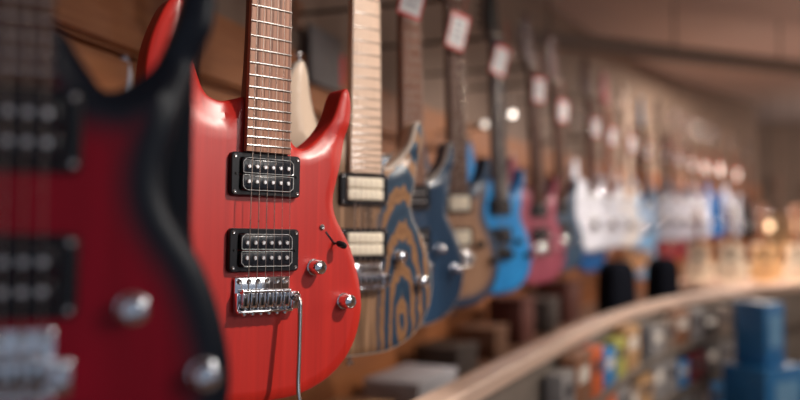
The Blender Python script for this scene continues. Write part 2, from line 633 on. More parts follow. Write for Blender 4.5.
def fretboard_mesh():
    bm = bmesh.new()
    rings = []
    for v in np.linspace(FB_END, NUT, 6):
        hw = board_width(v) / 2
        ring = []
        for k in range(9):
            s = -1 + 2 * k / 8
            ring.append((s * hw, -(0.0105 + 0.0014 * (1 - s * s)), v))
        ring = [(-hw, -0.0045, v)] + ring + [(hw, -0.0045, v)]
        rings.append([bm.verts.new(p) for p in ring])
    for A, B in zip(rings, rings[1:]):
        m = len(A)
        for i in range(m):
            bm.faces.new((A[i], A[(i + 1) % m], B[(i + 1) % m], B[i]))
    bm.faces.new(rings[0])
    bm.faces.new(rings[-1][::-1])
    return finish(bm, 'fretboard', 30)


def fret_mesh(i):
    v = NUT - (SCALE - SCALE / 2 ** (i / 12)) * 0.9925
    hw = board_width(v) / 2
    bm = bmesh.new()
    pts = []
    for k in range(9):
        s = -1 + 2 * k / 8
        pts.append((s * hw, -(0.0107 + 0.0014 * (1 - s * s)), v))
    tube(bm, pts, 0.00125, 8)
    return finish(bm, 'fret', 40)


def neck_mesh():
    bm = bmesh.new()
    rings = []
    for v in np.linspace(0.262, NUT + 0.012, 14):
        hw = board_width(max(v, FB_END)) / 2 - 0.0003
        dep = 0.0165 + 0.004 * (1 - (v - 0.262) / 0.53)
        if v < 0.40:
            dep += 0.014 * min(1, (0.40 - v) / 0.08)
        front = -0.0045
        ring = [(-hw, front, v), (hw, front, v)]
        for k in range(0, 13):
            a = PI * k / 12
            e = 0.75
            cx, sx = math.cos(a), math.sin(a)
            ring.append((hw * math.copysign(abs(cx) ** e, cx), front + 0.003 + dep * abs(sx) ** e, v))
        rings.append([bm.verts.new(p) for p in ring])
    for A, B in zip(rings, rings[1:]):
        m = len(A)
        for i in range(m):
            bm.faces.new((A[i], A[(i + 1) % m], B[(i + 1) % m], B[i]))
    bm.faces.new(rings[0])
    bm.faces.new(rings[-1][::-1])
    return finish(bm, 'neck', 40)


HEAD = [(-0.0215, 0.772), (-0.0235, 0.786), (-0.0330, 0.806), (-0.0390, 0.835), (-0.0345, 0.880), (-0.0270, 0.925), (-0.0180, 0.962), (-0.0050, 0.974),
        (0.0060, 0.958), (0.0090, 0.925), (0.0150, 0.880), (0.0220, 0.835), (0.0250, 0.806), (0.0232, 0.786), (0.0215, 0.772)]


def head_mesh():
    poly = spline(HEAD, per=5)
    bm = slab_from_outline(poly, 0.015, 0.003, 0.0006, 0.0015, grid=0.012)
    return finish(bm, 'headstock', 40)


def tuner_mesh(i):
    bm = bmesh.new()
    v = 0.808 + i * 0.0245
    u = -0.026 + i * 0.0028
    lathe(bm, [(0.0048, 0.0), (0.0048, 0.002), (0.003, 0.003), (0.0028, 0.014), (0.0034, 0.016), (0.002, 0.0172)], (u, 0.0004, v), (0, -1, 0), 12)
    cyl(bm, (u - 0.004, 0.019, v), (u - 0.024, 0.019, v), 0.0022, seg=8)
    box(bm, (u - 0.002, 0.019, v), (0.016, 0.009, 0.014), 0.002)
    lathe(bm, [(0.002, 0.0), (0.0062, 0.002), (0.0068, 0.008), (0.0055, 0.012), (0.002, 0.013)], (u - 0.021, 0.019, v), (-1, 0, 0), 12)
    return finish(bm, 'tuner')


def nut_mesh():
    bm = bmesh.new()
    box(bm, (0, -0.0095, NUT + 0.002), (0.043, 0.010, 0.0045), 0.001)
    return finish(bm, 'nut')


def ring_mesh(vc):
    """pickup ring: rounded frame with a hole"""
    bm = bmesh.new()

    def rr(hw, hh, r, y):
        out = []
        for cx, cz, a0 in ((hw - r, hh - r, 0), (-hw + r, hh - r, 90), (-hw + r, -hh + r, 180), (hw - r, -hh + r, 270)):
            for k in range(5):
                a = R(a0 + 90 * k / 4)
                out.append((cx + r * math.cos(a), y, vc + cz + r * math.sin(a)))
        return out
    loops = [rr(0.0345, 0.0188, 0.003, 0.004), rr(0.0345, 0.0188, 0.003, -0.0062), rr(0.0352, 0.0195, 0.0035, -0.0070),
             rr(0.0436, 0.0236, 0.004, -0.0070), rr(0.0448, 0.0246, 0.0048, -0.0055), rr(0.0453, 0.0250, 0.005, 0.0015)]
    rings = [[bm.verts.new(p) for p in l] for l in loops]
    for A, B in zip(rings, rings[1:]):
        m = len(A)
        for i in range(m):
            bm.faces.new((A[i], A[(i + 1) % m], B[(i + 1) % m], B[i]))
    return finish(bm, 'pickup_ring', 30)


def ring_screw_mesh(vc, sx, sz, r=0.0022):
    bm = bmesh.new()
    lathe(bm, [(r, 0.0), (r, 0.0006), (r * 0.6, 0.0014), (r * 0.2, 0.0013)], (sx, -0.0069, vc + sz), (0, -1, 0), 12)
    return finish(bm, 'screw')


def bobbin_mesh(vc, side):
    bm = bmesh.new()
    box(bm, (0, -0.0045, vc + side * 0.0092), (0.0665, 0.0145, 0.0172), 0.0028, 3)
    return finish(bm, 'bobbin', 35)


def pole_mesh(vc, side, i):
    bm = bmesh.new()
    u = (i - 2.5) * 0.0102
    lathe(bm, [(0.0025, 0.0), (0.0025, 0.0012), (0.0019, 0.0019)], (u, -0.0115, vc + side * 0.0086), (0, -1, 0), 14)
    return finish(bm, 'pole_piece')


def film_mesh(vc, side):
    """clear protective film left on the bobbin: a thin raised outline with clipped corners"""
    bm = bmesh.new()
    hw, z0, z1, c = 0.0322, 0.0012, 0.0182, 0.0042
    pts = [(-hw, z0), (hw, z0), (hw, z1 - c), (hw - c, z1), (-hw + c, z1), (-hw, z1 - c)]
    dense = []
    for i, p in enumerate(pts):
        q = pts[(i + 1) % len(pts)]
        for t in (0.04, 0.35, 0.65, 0.96):
            dense.append((p[0] + (q[0] - p[0]) * t, -0.0122, vc + side * (p[1] + (q[1] - p[1]) * t)))
    tube(bm, dense, 0.00042, 6, closed=True)
    return finish(bm, 'protective_film')


def baseplate_mesh():
    bm = bmesh.new()
    box(bm, (0, -0.0035, 0.1255), (0.070, 0.0035, 0.040), 0.0015)
    box(bm, (0, -0.0085, 0.1070), (0.070, 0.0135, 0.0035), 0.0014)
    box(bm, (-0.0342, -0.0070, 0.1180), (0.0018, 0.0090, 0.020), 0.0007)
    box(bm, (0.0342, -0.0070, 0.1180), (0.0018, 0.0090, 0.020), 0.0007)
    return finish(bm, 'baseplate')


def saddle_mesh(i):
    bm = bmesh.new()
    u = (i - 2.5) * 0.0104
    box(bm, (u, -0.0100, 0.1205), (0.0096, 0.0085, 0.0190), 0.0012)
    box(bm, (u - 0.0034, -0.0148, 0.1225), (0.0022, 0.0034, 0.0150), 0.0007)
    box(bm, (u + 0.0034, -0.0148, 0.1225), (0.0022, 0.0034, 0.0150), 0.0007)
    cyl(bm, (u - 0.0044, -0.0155, SADDLE), (u + 0.0044, -0.0155, SADDLE), 0.0023, seg=12)
    return finish(bm, 'saddle')


def saddle_slot_mesh(i):
    bm = bmesh.new()
    u = (i - 2.5) * 0.0104
    box(bm, (u, -0.0146, 0.1185), (0.0040, 0.0010, 0.0095), 0.0003)
    return finish(bm, 'string_slot')


def intonation_mesh(i):
    bm = bmesh.new()
    u = (i - 2.5) * 0.0104
    lathe(bm, [(0.0030, 0), (0.0030, 0.0022), (0.0020, 0.0032)], (u, -0.0110, 0.1055), (0, 0, -1), 12)
    cyl(bm, (u, -0.0110, 0.1055), (u, -0.0110, 0.112), 0.0016, seg=10)
    for k in range(4):
        lathe(bm, [(0.0026, 0), (0.0026, 0.0007)], (u, -0.0118, 0.1082 + k * 0.0011), (0, 0, 1), 10)
    return finish(bm, 'intonation_screw')


def mount_screw_mesh(i):
    bm = bmesh.new()
    u = (i - 2.5) * 0.0118
    lathe(bm, [(0.0032, 0.0), (0.0032, 0.0012), (0.0020, 0.0026), (0.0006, 0.0024)], (u, -0.0052, 0.1405), (0, -1, 0), 12)
    return finish(bm, 'mounting_screw')


def socket_mesh():
    bm = bmesh.new()
    box(bm, (0.0385, -0.0075, 0.1180), (0.0120, 0.0120, 0.0210), 0.002)
    lathe(bm, [(0.0055, 0), (0.0055, 0.005), (0.0040, 0.0062)], (0.0380, -0.0130, 0.1220), (0, -1, 0), 16)
    return finish(bm, 'arm_socket')


def arm_mesh():
    bm = bmesh.new()
    ctrl = [(0.0380, -0.0140, 0.1220), (0.0378, -0.0200, 0.1224), (0.0376, -0.0245, 0.1215), (0.0385, -0.0268, 0.1165), (0.0382, -0.0278, 0.1080),
            (0.0368, -0.0300, 0.080), (0.0350, -0.0325, 0.050), (0.0330, -0.0350, 0.026), (0.0330, -0.0370, 0.012), (0.0365, -0.0385, -0.004), (0.0430, -0.0395, -0.030), (0.0460, -0.040, -0.042)]
    P = spline(ctrl, 6, closed=False)
    tube(bm, [tuple(p) for p in P], 0.0027, 12)
    return finish(bm, 'tremolo_arm', 60)


def arm_tip_mesh():
    bm = bmesh.new()
    lathe(bm, [(0.003, 0), (0.0052, 0.003), (0.0056, 0.020), (0.003, 0.025)], (0.0455, -0.040, -0.040), (0.15, 0, -1), 14)
    return finish(bm, 'arm_tip')


KNOBS = [(0.0700, 0.1555), (0.1140, 0.1130)]


def knob_mesh(i):
    bm = bmesh.new()
    u, v = KNOBS[i]
    lathe(bm, [(0.0098, 0.0), (0.0098, 0.0012), (0.0088, 0.0016), (0.0088, 0.0150), (0.0080, 0.0166), (0.0070, 0.0172), (0.0064, 0.0168), (0.0030, 0.0178), (0.0008, 0.0180)],
          (u, 0.0002, v), (0, -1, 0), 40, 0.022)
    return finish(bm, 'control_knob', 30)


SW = (0.0805, 0.204), (0.1055, 0.1765)


def switch_screw_mesh():
    bm = bmesh.new()
    lathe(bm, [(0.0036, 0.0), (0.0036, 0.0012), (0.0020, 0.0026), (0.0006, 0.0024)], (SW[0][0], 0, SW[0][1]), (0, -1, 0), 14)
    return finish(bm, 'screw')


def switch_slot_mesh():
    bm = bmesh.new()
    a, b = Vector((0.0858, -0.0002, 0.1985)), Vector((0.1000, -0.0002, 0.1825))
    d = b - a
    rot = Matrix.Rotation(math.atan2(d.x, d.z), 4, 'Y')
    box(bm, (a + b) / 2, (0.0024, 0.0008, d.length), 0.0003, rot=rot)
    return finish(bm, 'switch_slot')


def switch_tip_mesh():
    bm = bmesh.new()
    cyl(bm, (0.0970, 0.001, 0.1855), (0.0985, -0.011, 0.1835), 0.0012, seg=8)
    d = Vector((0.45, -0.72, -0.35)).normalized()
    lathe(bm, [(0.0022, 0), (0.0040, 0.003), (0.0042, 0.010), (0.0030, 0.013), (0.001, 0.014)], (0.0970, -0.0085, 0.1855), d, 14)
    return finish(bm, 'switch_tip')


def string_mesh(i):
    bm = bmesh.new()
    ub, un = (i - 2.5) * 0.0105, (i - 2.5) * 0.0071
    rad = [0.00055, 0.00048, 0.00042, 0.00034, 0.00030, 0.00027][i]
    tube(bm, [(ub, -0.0165, 0.116), (ub, -0.0180, SADDLE), ((ub + un) / 2, -0.0168, 0.45), (un, -0.0146, NUT), (un * 0.8 - 0.012 + i * 0.002, -0.010, 0.815 + i * 0.022)], rad, 6)
    return finish(bm, 'string', 60)


def strap_mesh(i):
    bm = bmesh.new()
    if i == 0:
        loc, d = (-0.1035, 0.020, 0.4555), (-0.15, 0, 1)
    else:
        loc, d = (-0.010, 0.020, 0.0008), (0, 0, -1)
    lathe(bm, [(0.0070, 0), (0.0040, 0.002), (0.0034, 0.009), (0.0074, 0.012), (0.0070, 0.015), (0.003, 0.0165)], loc, d, 14)
    return finish(bm, 'strap_button')


def neck_plate_mesh():
    bm = bmesh.new()
    box(bm, (0, 0.0432, 0.30), (0.05, 0.002, 0.06), 0.001)
    return finish(bm, 'neck_plate')


def empty(name, label, cat, loc, rot=(0, 0, 0), group=None):
    o = bpy.data.objects.new(name, None)
    o.empty_display_size = 0.05
    C.objects.link(o)
    o.location = loc
    o.rotation_euler = rot
    o['label'] = label
    o['category'] = cat
    if group:
        o['group'] = group
    return o


def electric_guitar(label, loc, yaw, lean, body, side, board, neck, head, detail=1, binding=None, bob=None, ring=None, hw=None, group=None, pickups=(0.176, 0.2625), knobs=True,
                    frets=False, strings=True, rear=0.0, trem=True, knob_mat=None, knob_shift=0.0, shape=None):
    hw = hw or chrome
    bob = bob or bobbin_black
    ring = ring if ring is not None else black_plastic
    root = empty('electric_guitar', label, 'electric guitar', loc, (rear, lean, yaw), group or 'electric guitars hanging along the wall')

    def P(name, key, fn, m, par=root):
        return link(name, cached(key, fn), m, par)
    P('body', 'body' + str(bool(shape)), lambda: body_mesh(shape), [body, side])
    if binding:
        P('binding', 'binding', binding_mesh, binding)
    P('neck', 'neck', neck_mesh, neck)
    fb = P('fretboard', 'fretboard', fretboard_mesh, board)
    if frets:
        for i in range(1, 25):
            P('fret', f'fret{i}', lambda i=i: fret_mesh(i), nickel_fret, fb)
    P('nut', 'nut', nut_mesh, bobbin_cream)
    hd = P('headstock', 'head', head_mesh, [head, neck])
    for i in range(6):
        P('tuner', f'tuner{i}', lambda i=i: tuner_mesh(i), hw, hd)
    for vc in pickups:
        rg = P('pickup_ring', f'ring{vc}', lambda: ring_mesh(vc), ring)
        if detail >= 1:
            for sx in (-1, 1):
                for sz in (-1, 1):
                    P('screw', f'rs{vc}{sx}{sz}', lambda: ring_screw_mesh(vc, sx * 0.0402, sz * 0.0200), steel, rg)
                P('height_screw', f'rh{vc}{sx}', lambda: ring_screw_mesh(vc, sx * 0.0388, 0, 0.0017), black_metal, rg)
        for s in (-1, 1):
            bb = P('bobbin', f'bob{vc}{s}', lambda: bobbin_mesh(vc, s), bob)
            if detail >= 1 and bob is bobbin_black:
                for i in range(6):
                    P('pole_piece', f'pole{vc}{s}{i}', lambda: pole_mesh(vc, s, i), pole_steel, bb)
                if detail >= 2:
                    P('protective_film', f'film{vc}{s}', lambda: film_mesh(vc, s), film, bb)
    bp = P('bridge', 'baseplate', baseplate_mesh, hw)
    bp.location.x = -0.0015
    for i in range(6):
        sd = P('saddle', f'saddle{i}', lambda i=i: saddle_mesh(i), hw, bp)
    if detail >= 1:
        for i in range(6):
            P('string_slot', f'slot{i}', lambda i=i: saddle_slot_mesh(i), black_metal, bp)
            P('intonation_screw', f'into{i}', lambda i=i: intonation_mesh(i), steel, bp)
            P('mounting_screw', f'mount{i}', lambda i=i: mount_screw_mesh(i), steel, bp)
    if trem:
        P('arm_socket', 'socket', socket_mesh, hw, bp)
        if trem == 2:
            ar = P('tremolo_arm', 'arm', arm_mesh, steel)
            ar.location.x = -0.0030
            P('arm_tip', 'armtip', arm_tip_mesh, black_plastic, ar)
    for i in range(2):
        P('control_knob', f'knob{i}', lambda i=i: knob_mesh(i), knob_mat or hw).location.x = knob_shift
    if detail >= 2:
        P('switch_screw', 'swscrew', switch_screw_mesh, steel)
        P('switch_slot', 'swslot', switch_slot_mesh, black_plastic)
        P('switch_tip', 'swtip', switch_tip_mesh, black_plastic)
    if strings:
        for i in range(6):
            P('string', f'string{i}', lambda i=i: string_mesh(i), string_metal)
    P('strap_button', 'strap0', lambda: strap_mesh(0), hw)
    P('strap_button', 'strap1', lambda: strap_mesh(1), hw)
    return root


F = 35.0 / 36.0 * 800
TILT = R(2.0)


def at(px, py, Y):
    """the point at distance Y ahead of the camera that lies on a pixel of the 800x400 frame"""
    a = math.atan2(200 - py, F) + TILT
    depth = Y * math.cos(TILT) + 0  # first guess for the forward component
    z = Y * math.tan(a)
    depth = Y * math.cos(TILT) + z * math.sin(TILT)
    return Vector(((px - 400) / F * depth, Y, CZ + z))


# ------------------------------------------------------------------ setting
# the row of guitars runs along a gently curving wall
ROW = [(-0.33, -0.35), (-0.2235, 0.47), (-0.16, 0.90), (-0.06, 1.23), (0.026, 1.57), (0.15, 1.95), (0.305, 2.35), (0.507, 2.80), (0.675, 3.20), (0.963, 3.90), (1.158, 4.25),
       (1.36, 4.60), (1.578, 4.95), (1.80, 5.30), (2.01, 5.65), (2.236, 6.0), (2.473, 6.35), (2.74, 6.7), (3.036, 7.05), (3.33, 7.4), (4.3, 8.3)]


def offset_path(path, off):
    P = spline(path, 5, closed=False)
    # smooth a little so that the wall is an even curve
    for _ in range(12):
        Q = P.copy()
        Q[1:-1] = (P[:-2] + 2 * P[1:-1] + P[2:]) / 4
        P = Q
    t = np.gradient(P, axis=0)
    t /= np.linalg.norm(t, axis=1)[:, None]
    nr = np.stack([-t[:, 1], t[:, 0]], 1)       # to the left
    return P + nr * off


WALL = offset_path([(-0.55, -2.2)] + ROW[:1] + ROW[2::2], 0.47)


def sweep(path, prof, closed_prof=True):
    """prof: list of (offset to the right of the path, z)"""
    bm = bmesh.new()
    t = np.gradient(path, axis=0)
    t /= np.linalg.norm(t, axis=1)[:, None]
    nr = np.stack([t[:, 1], -t[:, 0]], 1)
    rings = []
    for p, n in zip(path, nr):
        rings.append([bm.verts.new((p[0] + n[0] * o, p[1] + n[1] * o, z)) for o, z in prof])
    m = len(prof)
    for A, B in zip(rings, rings[1:]):
        for i in range(m if closed_prof else m - 1):
            bm.faces.new((A[i], A[(i + 1) % m], B[(i + 1) % m], B[i]))
    if closed_prof:
        bm.faces.new(rings[0])
        bm.faces.new(rings[-1][::-1])
    return bm


def structure(name, bm, m, angle=30):
    o = link(name, finish(bm, name, angle), m)
    o['kind'] = 'structure'
    return o


CEIL = 2.78
structure('wall_left', sweep(WALL, [(0.0, 0.0), (0.0, CEIL), (-0.12, CEIL), (-0.12, 0.0)]), wall_plaster)
# grooved slat boards on the lower part of the wall
prof = []
z = 0.0
while z < 1.72:
    prof += [(0.003, z), (0.003, z + 0.008), (0.020, z + 0.010), (0.020, z + 0.168)]
    z += 0.17
prof += [(0.026, 1.715), (0.034, 1.72), (0.034, 1.765), (0.0, 1.765), (0.0, 0.0)]
structure('trim_1', sweep(WALL, prof), slat_wood)
bm = bmesh.new()
box(bm, (3.0, 4.0, -0.03), (10.0, 13.0, 0.06))
structure('floor', bm, floor_wood)
bm = bmesh.new()
box(bm, (3.0, 4.0, CEIL + 0.03), (10.0, 13.0, 0.06))
structure('ceiling', bm, ceil_plaster)
bm = bmesh.new()
box(bm, (5.0, 10.4, CEIL / 2), (6.0, 0.12, CEIL))
structure('wall_back', bm, wall_plaster)
bm = bmesh.new()
box(bm, (7.9, 4.0, CEIL / 2), (0.12, 13.0, CEIL))
structure('wall_right', bm, wall_plaster)

# long ceiling beam
a, b = at(330, 14, 3.75), at(900, 80, 5.75)
bm = bmesh.new()
d = b - a
rot = d.to_track_quat('X', 'Z').to_matrix().to_4x4()
box(bm, (a + b) / 2, (d.length * 1.4, 0.08, 0.085), 0.006, rot=rot)
o = link('ceiling_beam', finish(bm, 'ceiling_beam'), mat('beam_brown', (0.15, 0.105, 0.082), 0.6))
o['label'] = 'long dark brown beam crossing under the ceiling above the far guitars'
o['category'] = 'ceiling beam'
for k in range(5):
    p = a + d * (0.08 + 0.21 * k)
    bm = bmesh.new()
    cyl(bm, (p.x, p.y, p.z + 0.02), (p.x, p.y, CEIL + 0.002), 0.006, seg=8)
    link('drop_rod', finish(bm, 'drop_rod'), black_metal, o)

# ------------------------------------------------------------------ guitars of the row
yaw = R(35)
BZ = CZ - 0.2025


def row_spot(px, Y, z):
    return ((px - 400) / F * Y, Y, z)


def g(label, px, Y, z, yawd=35, lean=0.0, **k):
    return electric_guitar(label, row_spot(px, Y, z), R(yawd), R(lean), **k), px, Y, z, yawd


guitars = []
G0 = g('dark cherry red electric guitar with wide navy black edge, blurred, nearest the camera', -10, 0.45, BZ - 0.002, 24, 0.8,
       body=cherry_body, side=navy_side, board=dark_board, neck=maple_neck, head=satin_black, detail=1, frets=True, trem=1, knob_shift=0.0065, shape=BODY_WIDE_CUT)
G1 = g('bright red satin electric guitar in sharp focus with silver tremolo arm', 260.3, 0.90, BZ, 38, 1.0,
       body=red_body, side=red_side, board=rosy_board, neck=dark_neck, head=red_body, detail=2, frets=True, trem=2)
G2 = g('brown and blue zebra-grain electric guitar with two cream pickups and pale maple neck', 362, 1.23, BZ, 36, 0.2,
       body=zebra_body, side=maple_neck, board=maple_board, neck=maple_neck, head=maple_neck, detail=1, frets=True, binding=pale_binding, bob=bobbin_cream)
G3 = g('deep blue electric guitar with pale edge binding, just behind the zebra-grain one', 413, 1.57, BZ, 38, -1.2,
       body=blue_body, side=blue_body, board=mid_board, neck=brown_neck, head=blue_body, detail=1, frets=True, binding=pale_binding)
G4 = g('tan wooden electric guitar with dark blue burst rim and cream pickups', 460, 1.95, BZ, 38, -2.0,
       body=tan_body, side=navy_side, board=dark_board, neck=dark_neck, head=dark_neck, detail=0, frets=True, bob=bobbin_cream, knob_mat=black_metal)
G5 = g('bright sky blue electric guitar between the tan one and the raspberry one', 502, 2.35, BZ, 40, -2.2,
       body=sky_body, side=cobalt_body, board=ebony_board, neck=dark_neck, head=satin_black, detail=0, hw=black_metal, frets=True)
G6 = g('raspberry pink electric guitar just right of the sky blue one', 542, 2.80, BZ, 40, -4.0,
       body=pink_body, side=burgundy_body, board=dark_board, neck=dark_neck, head=dark_neck, detail=0)
G7 = g('slate blue electric guitar between the raspberry one and the first white one', 564, 3.20, BZ + 0.02, 40, -3.6,
       body=slate_body, side=navy_body, board=dark_board, neck=dark_neck, head=dark_neck, detail=0)
far = [
    ('glossy white electric guitar nearest of the white ones', 593, 3.90, 0.085, white_body, dark_board, brown_neck, dark_neck),
    ('glossy white electric guitar second of the white ones, red-brown neck', 611, 4.25, 0.085, white_body, mid_board, red_neck, red_neck),
    ('warm white electric guitar right of the two glossy white ones', 629, 4.60, 0.085, warm_white_body, maple_board, maple_neck, maple_neck),
    ('pale blue electric guitar right of the warm white one', 647, 4.95, 0.06, pale_blue_body, dark_board, brown_neck, pale_blue_body),
    ('lavender white electric guitar, leftmost of the lavender white row', 663, 5.30, 0.11, lavender_body, dark_board, dark_neck, dark_neck),
    ('lavender white electric guitar, second from left in the lavender white row', 677, 5.65, 0.11, lavender_body, mid_board, brown_neck, dark_neck),
    ('lavender white electric guitar, third from left in the lavender white row', 690, 6.00, 0.11, lavender_body, dark_board, dark_neck, dark_neck),
    ('lavender white electric guitar just left of the cobalt blue one', 703, 6.35, 0.11, lavender_body, dark_board, brown_neck, satin_black),
    ('cobalt blue electric guitar far down the row between two pale ones', 718, 6.70, 0.12, cobalt_body, dark_board, dark_neck, satin_black),
    ('pale grey-white electric guitar between the cobalt blue one and the black one', 735, 7.05, 0.12, lavender_body, dark_board, brown_neck, satin_black),
    ('black electric guitar at the far end of the row', 751, 7.40, 0.08, black_body, dark_board, dark_neck, satin_black),
]
row = [G0, G1, G2, G3, G4, G5, G6, G7]
for lab, px, Y, dz, bmt, bd, nk, hd in far:
    pale = bmt in (white_body, warm_white_body, pale_blue_body, lavender_body)
    row.append(g(lab, px, Y, BZ + dz, 40, random.uniform(-2.6, -0.8), body=bmt, side=bmt, board=bd, neck=nk, head=hd, detail=0, strings=False,
                 bob=white_board if pale else None, ring=white_board if pale else None))
# second, lower row close to the wall
low = [
    ('cobalt blue electric guitar hanging lower behind the nearest white one', 592, 4.52, -0.055, cobalt_body, dark_board, dark_neck),
    ('amber orange electric guitar hanging lower behind the warm white one', 636, 5.2, -0.09, amber_body, dark_board, dark_neck),
    ('pale blue electric guitar hanging lowest, beside the black gig bags', 646, 5.45, -0.16, pale_blue_body, maple_board, maple_neck),
    ('burgundy electric guitar hanging behind the lavender row, left one of the two', 671, 5.95, -0.05, burgundy_body, dark_board, dark_neck),
    ('burgundy electric guitar hanging behind the lavender row, right one of the two', 689, 6.35, -0.06, burgundy_body, dark_board, dark_neck),
]
for lab, px, Y, dz, bmt, bd, nk in low:
    row.append(g(lab, px, Y, BZ + dz, 40, 0, body=bmt, side=bmt, board=bd, neck=nk, head=nk, detail=0, strings=False))
row.append(g('white electric guitar behind the cherry one, only its horn with strap button showing', 182.5, 1.44, CZ - 0.148, 35, 0.0,
             body=lavender_body, side=lavender_body, board=dark_board, neck=brown_neck, head=satin_black, detail=0, strings=False, hw=black_metal))


# ------------------------------------------------------------------ hangers
def wall_hit(p, d):
    """distance from p along the horizontal direction d to the wall curve"""
    best = None
    for A, B in zip(WALL, WALL[1:]):
        e = B - A
        den = d[0] * e[1] - d[1] * e[0]
        if abs(den) < 1e-9:
            continue
        q = A - np.array(p)
        s = (q[0] * e[1] - q[1] * e[0]) / den
        r = (q[0] * d[1] - q[1] * d[0]) / den
        if s > 0 and 0 <= r <= 1 and (best is None or s < best):
            best = s
    return best or 0.5


def hanger(root, what):
    yw = root.rotation_euler.z
    lab = 'black steel hanger holding the neck of the ' + what
    p = root.matrix_basis @ Vector((0, 0.012, 0.781))
    h = empty('guitar_hanger', lab, 'guitar hanger', p, (0, 0, yw), 'guitar hangers on the wall')
    bm = bmesh.new()
    pr = []
    for s in np.linspace(0, 1, 13):
        a = PI * s
        pr.append((0.0295 * math.cos(a), 0.004 + 0.026 * math.sin(a), 0))
    pr = [(0.0295, -0.016, 0)] + pr + [(-0.0295, -0.016, 0)]
    tube(bm, pr, 0.0045, 10)
    link('yoke', finish(bm, 'yoke', 60), black_plastic, h)
    # the rod runs straight to the nearest point of the wall
    dense = spline([tuple(q) for q in WALL], 6, closed=False)
    q = dense[int(np.argmin(((dense - np.array((p.x, p.y))) ** 2).sum(1)))]
    e = Vector((q[0] - p.x, q[1] - p.y, 0))
    e = Matrix.Rotation(-yw, 3, 'Z') @ e
    L = e.length
    e.normalize()
    st = Vector((0, 0.028, 0))
    bm = bmesh.new()
    cyl(bm, st, e * (L - 0.004), 0.0055, seg=10)
    link('rod', finish(bm, 'rod', 60), black_metal, h)
    bm = bmesh.new()
    box(bm, e * (L - 0.006), (0.05, 0.014, 0.08), 0.003, rot=Matrix.Rotation(math.atan2(-e.x, e.y), 4, 'Z'))
    link('wall_plate', finish(bm, 'wall_plate'), mahogany, h)


SHORT = ['dark cherry red guitar', 'bright red guitar', 'zebra-grain guitar', 'deep blue guitar', 'tan guitar', 'sky blue guitar', 'raspberry guitar', 'slate blue guitar',
         'nearest white guitar', 'second white guitar', 'warm white guitar', 'pale blue guitar', 'leftmost lavender white guitar', 'second lavender white guitar', 'third lavender white guitar',
         'lavender guitar next to the cobalt one', 'far cobalt blue guitar', 'far pale grey-white guitar', 'black guitar at the row end', 'lower cobalt blue guitar', 'lower amber guitar',
         'lower pale blue guitar', 'left burgundy guitar', 'right burgundy guitar', 'white guitar behind the cherry one']
for (root, px, Y, z, yd), s in zip(row, SHORT):
    hanger(root, s)


# ------------------------------------------------------------------ price tags
def tag_card_mesh():
    bm = bmesh.new()
    box(bm, (0, 0, -0.046), (0.046, 0.0012, 0.084), 0.0004, 1)
    return finish(bm, 'card')


def tag_border_mesh():
    bm = bmesh.new()
    for c, s in (((0, 0, -0.0045), (0.052, 0.002, 0.009)), ((0, 0, -0.0885), (0.052, 0.002, 0.007)), ((-0.0245, 0, -0.046), (0.004, 0.0022, 0.084)), ((0.0245, 0, -0.046), (0.004, 0.0022, 0.084))):
        box(bm, c, s, 0.0004, 1)
    return finish(bm, 'border')


def tag_print_mesh(k):
    bm = bmesh.new()
    w_, z_ = [(0.030, -0.022), (0.022, -0.036), (0.034, -0.052), (0.026, -0.066)][k]
    box(bm, (0, -0.0008, z_), (w_, 0.0006, 0.0045))
    return finish(bm, 'printed_line')


def tag_cord_mesh():
    bm = bmesh.new()
    P = spline([(0, 0, -0.006), (0.004, -0.002, 0.02), (0.002, 0.004, 0.05), (-0.004, 0.014, 0.085)], 5, closed=False)
    tube(bm, [tuple(p) for p in P], 0.0009, 6)
    return finish(bm, 'cord')


grey_ink = mat('grey_ink', (0.30, 0.30, 0.36), 0.6)
TAGS = [(3, 0.705, 14, 'deep blue guitar'), (4, 0.728, 14, 'tan guitar'), (5, 0.742, 16, 'sky blue guitar'), (6, 0.735, 4, 'raspberry guitar'), (7, 0.70, 3, 'slate blue guitar'),
        (8, 0.66, -4, 'nearest white guitar'), (9, 0.655, 5, 'second white guitar'), (10, 0.65, -3, 'warm white guitar'), (11, 0.67, 4, 'pale blue guitar'), (12, 0.63, 0, 'leftmost lavender white guitar'),
        (13, 0.63, 5, 'second lavender white guitar'), (14, 0.62, -4, 'third lavender white guitar'), (15, 0.62, 4, 'lavender guitar beside the cobalt one'), (16, 0.62, 0, 'far cobalt blue guitar'),
        (17, 0.60, 4, 'far pale grey-white guitar')]
for idx, v, roll, s in TAGS:
    root = row[idx][0]
    p = root.matrix_basis @ Vector((-0.004, -0.040, v))
    t = empty('price_tag', 'white red-edged price tag hanging from the neck of the ' + s, 'price tag', p, (0, R(roll), root.rotation_euler.z - R(12)), 'price tags on the guitars')
    link('card', cached('tag_card', tag_card_mesh), paper_white, t)
    link('border', cached('tag_border', tag_border_mesh), tag_red, t)
    if idx < 8:
        for k in range(4):
            link('printed_line', cached(f'tag_print{k}', lambda: tag_print_mesh(k)), grey_ink, t)
    link('cord', cached('tag_cord', tag_cord_mesh), tag_red, t)

# ------------------------------------------------------------------ things on the wall
def wall_point(Y, off, z):
    i = int(np.argmin(abs(WALL[:, 1] - Y)))
    t = WALL[min(i + 1, len(WALL) - 1)] - WALL[i - 1]
    t /= np.linalg.norm(t)
    nrm = np.array([t[1], -t[0]])
    p = WALL[i] + nrm * off
    return Vector((p[0], p[1], z)), math.atan2(t[1], t[0])


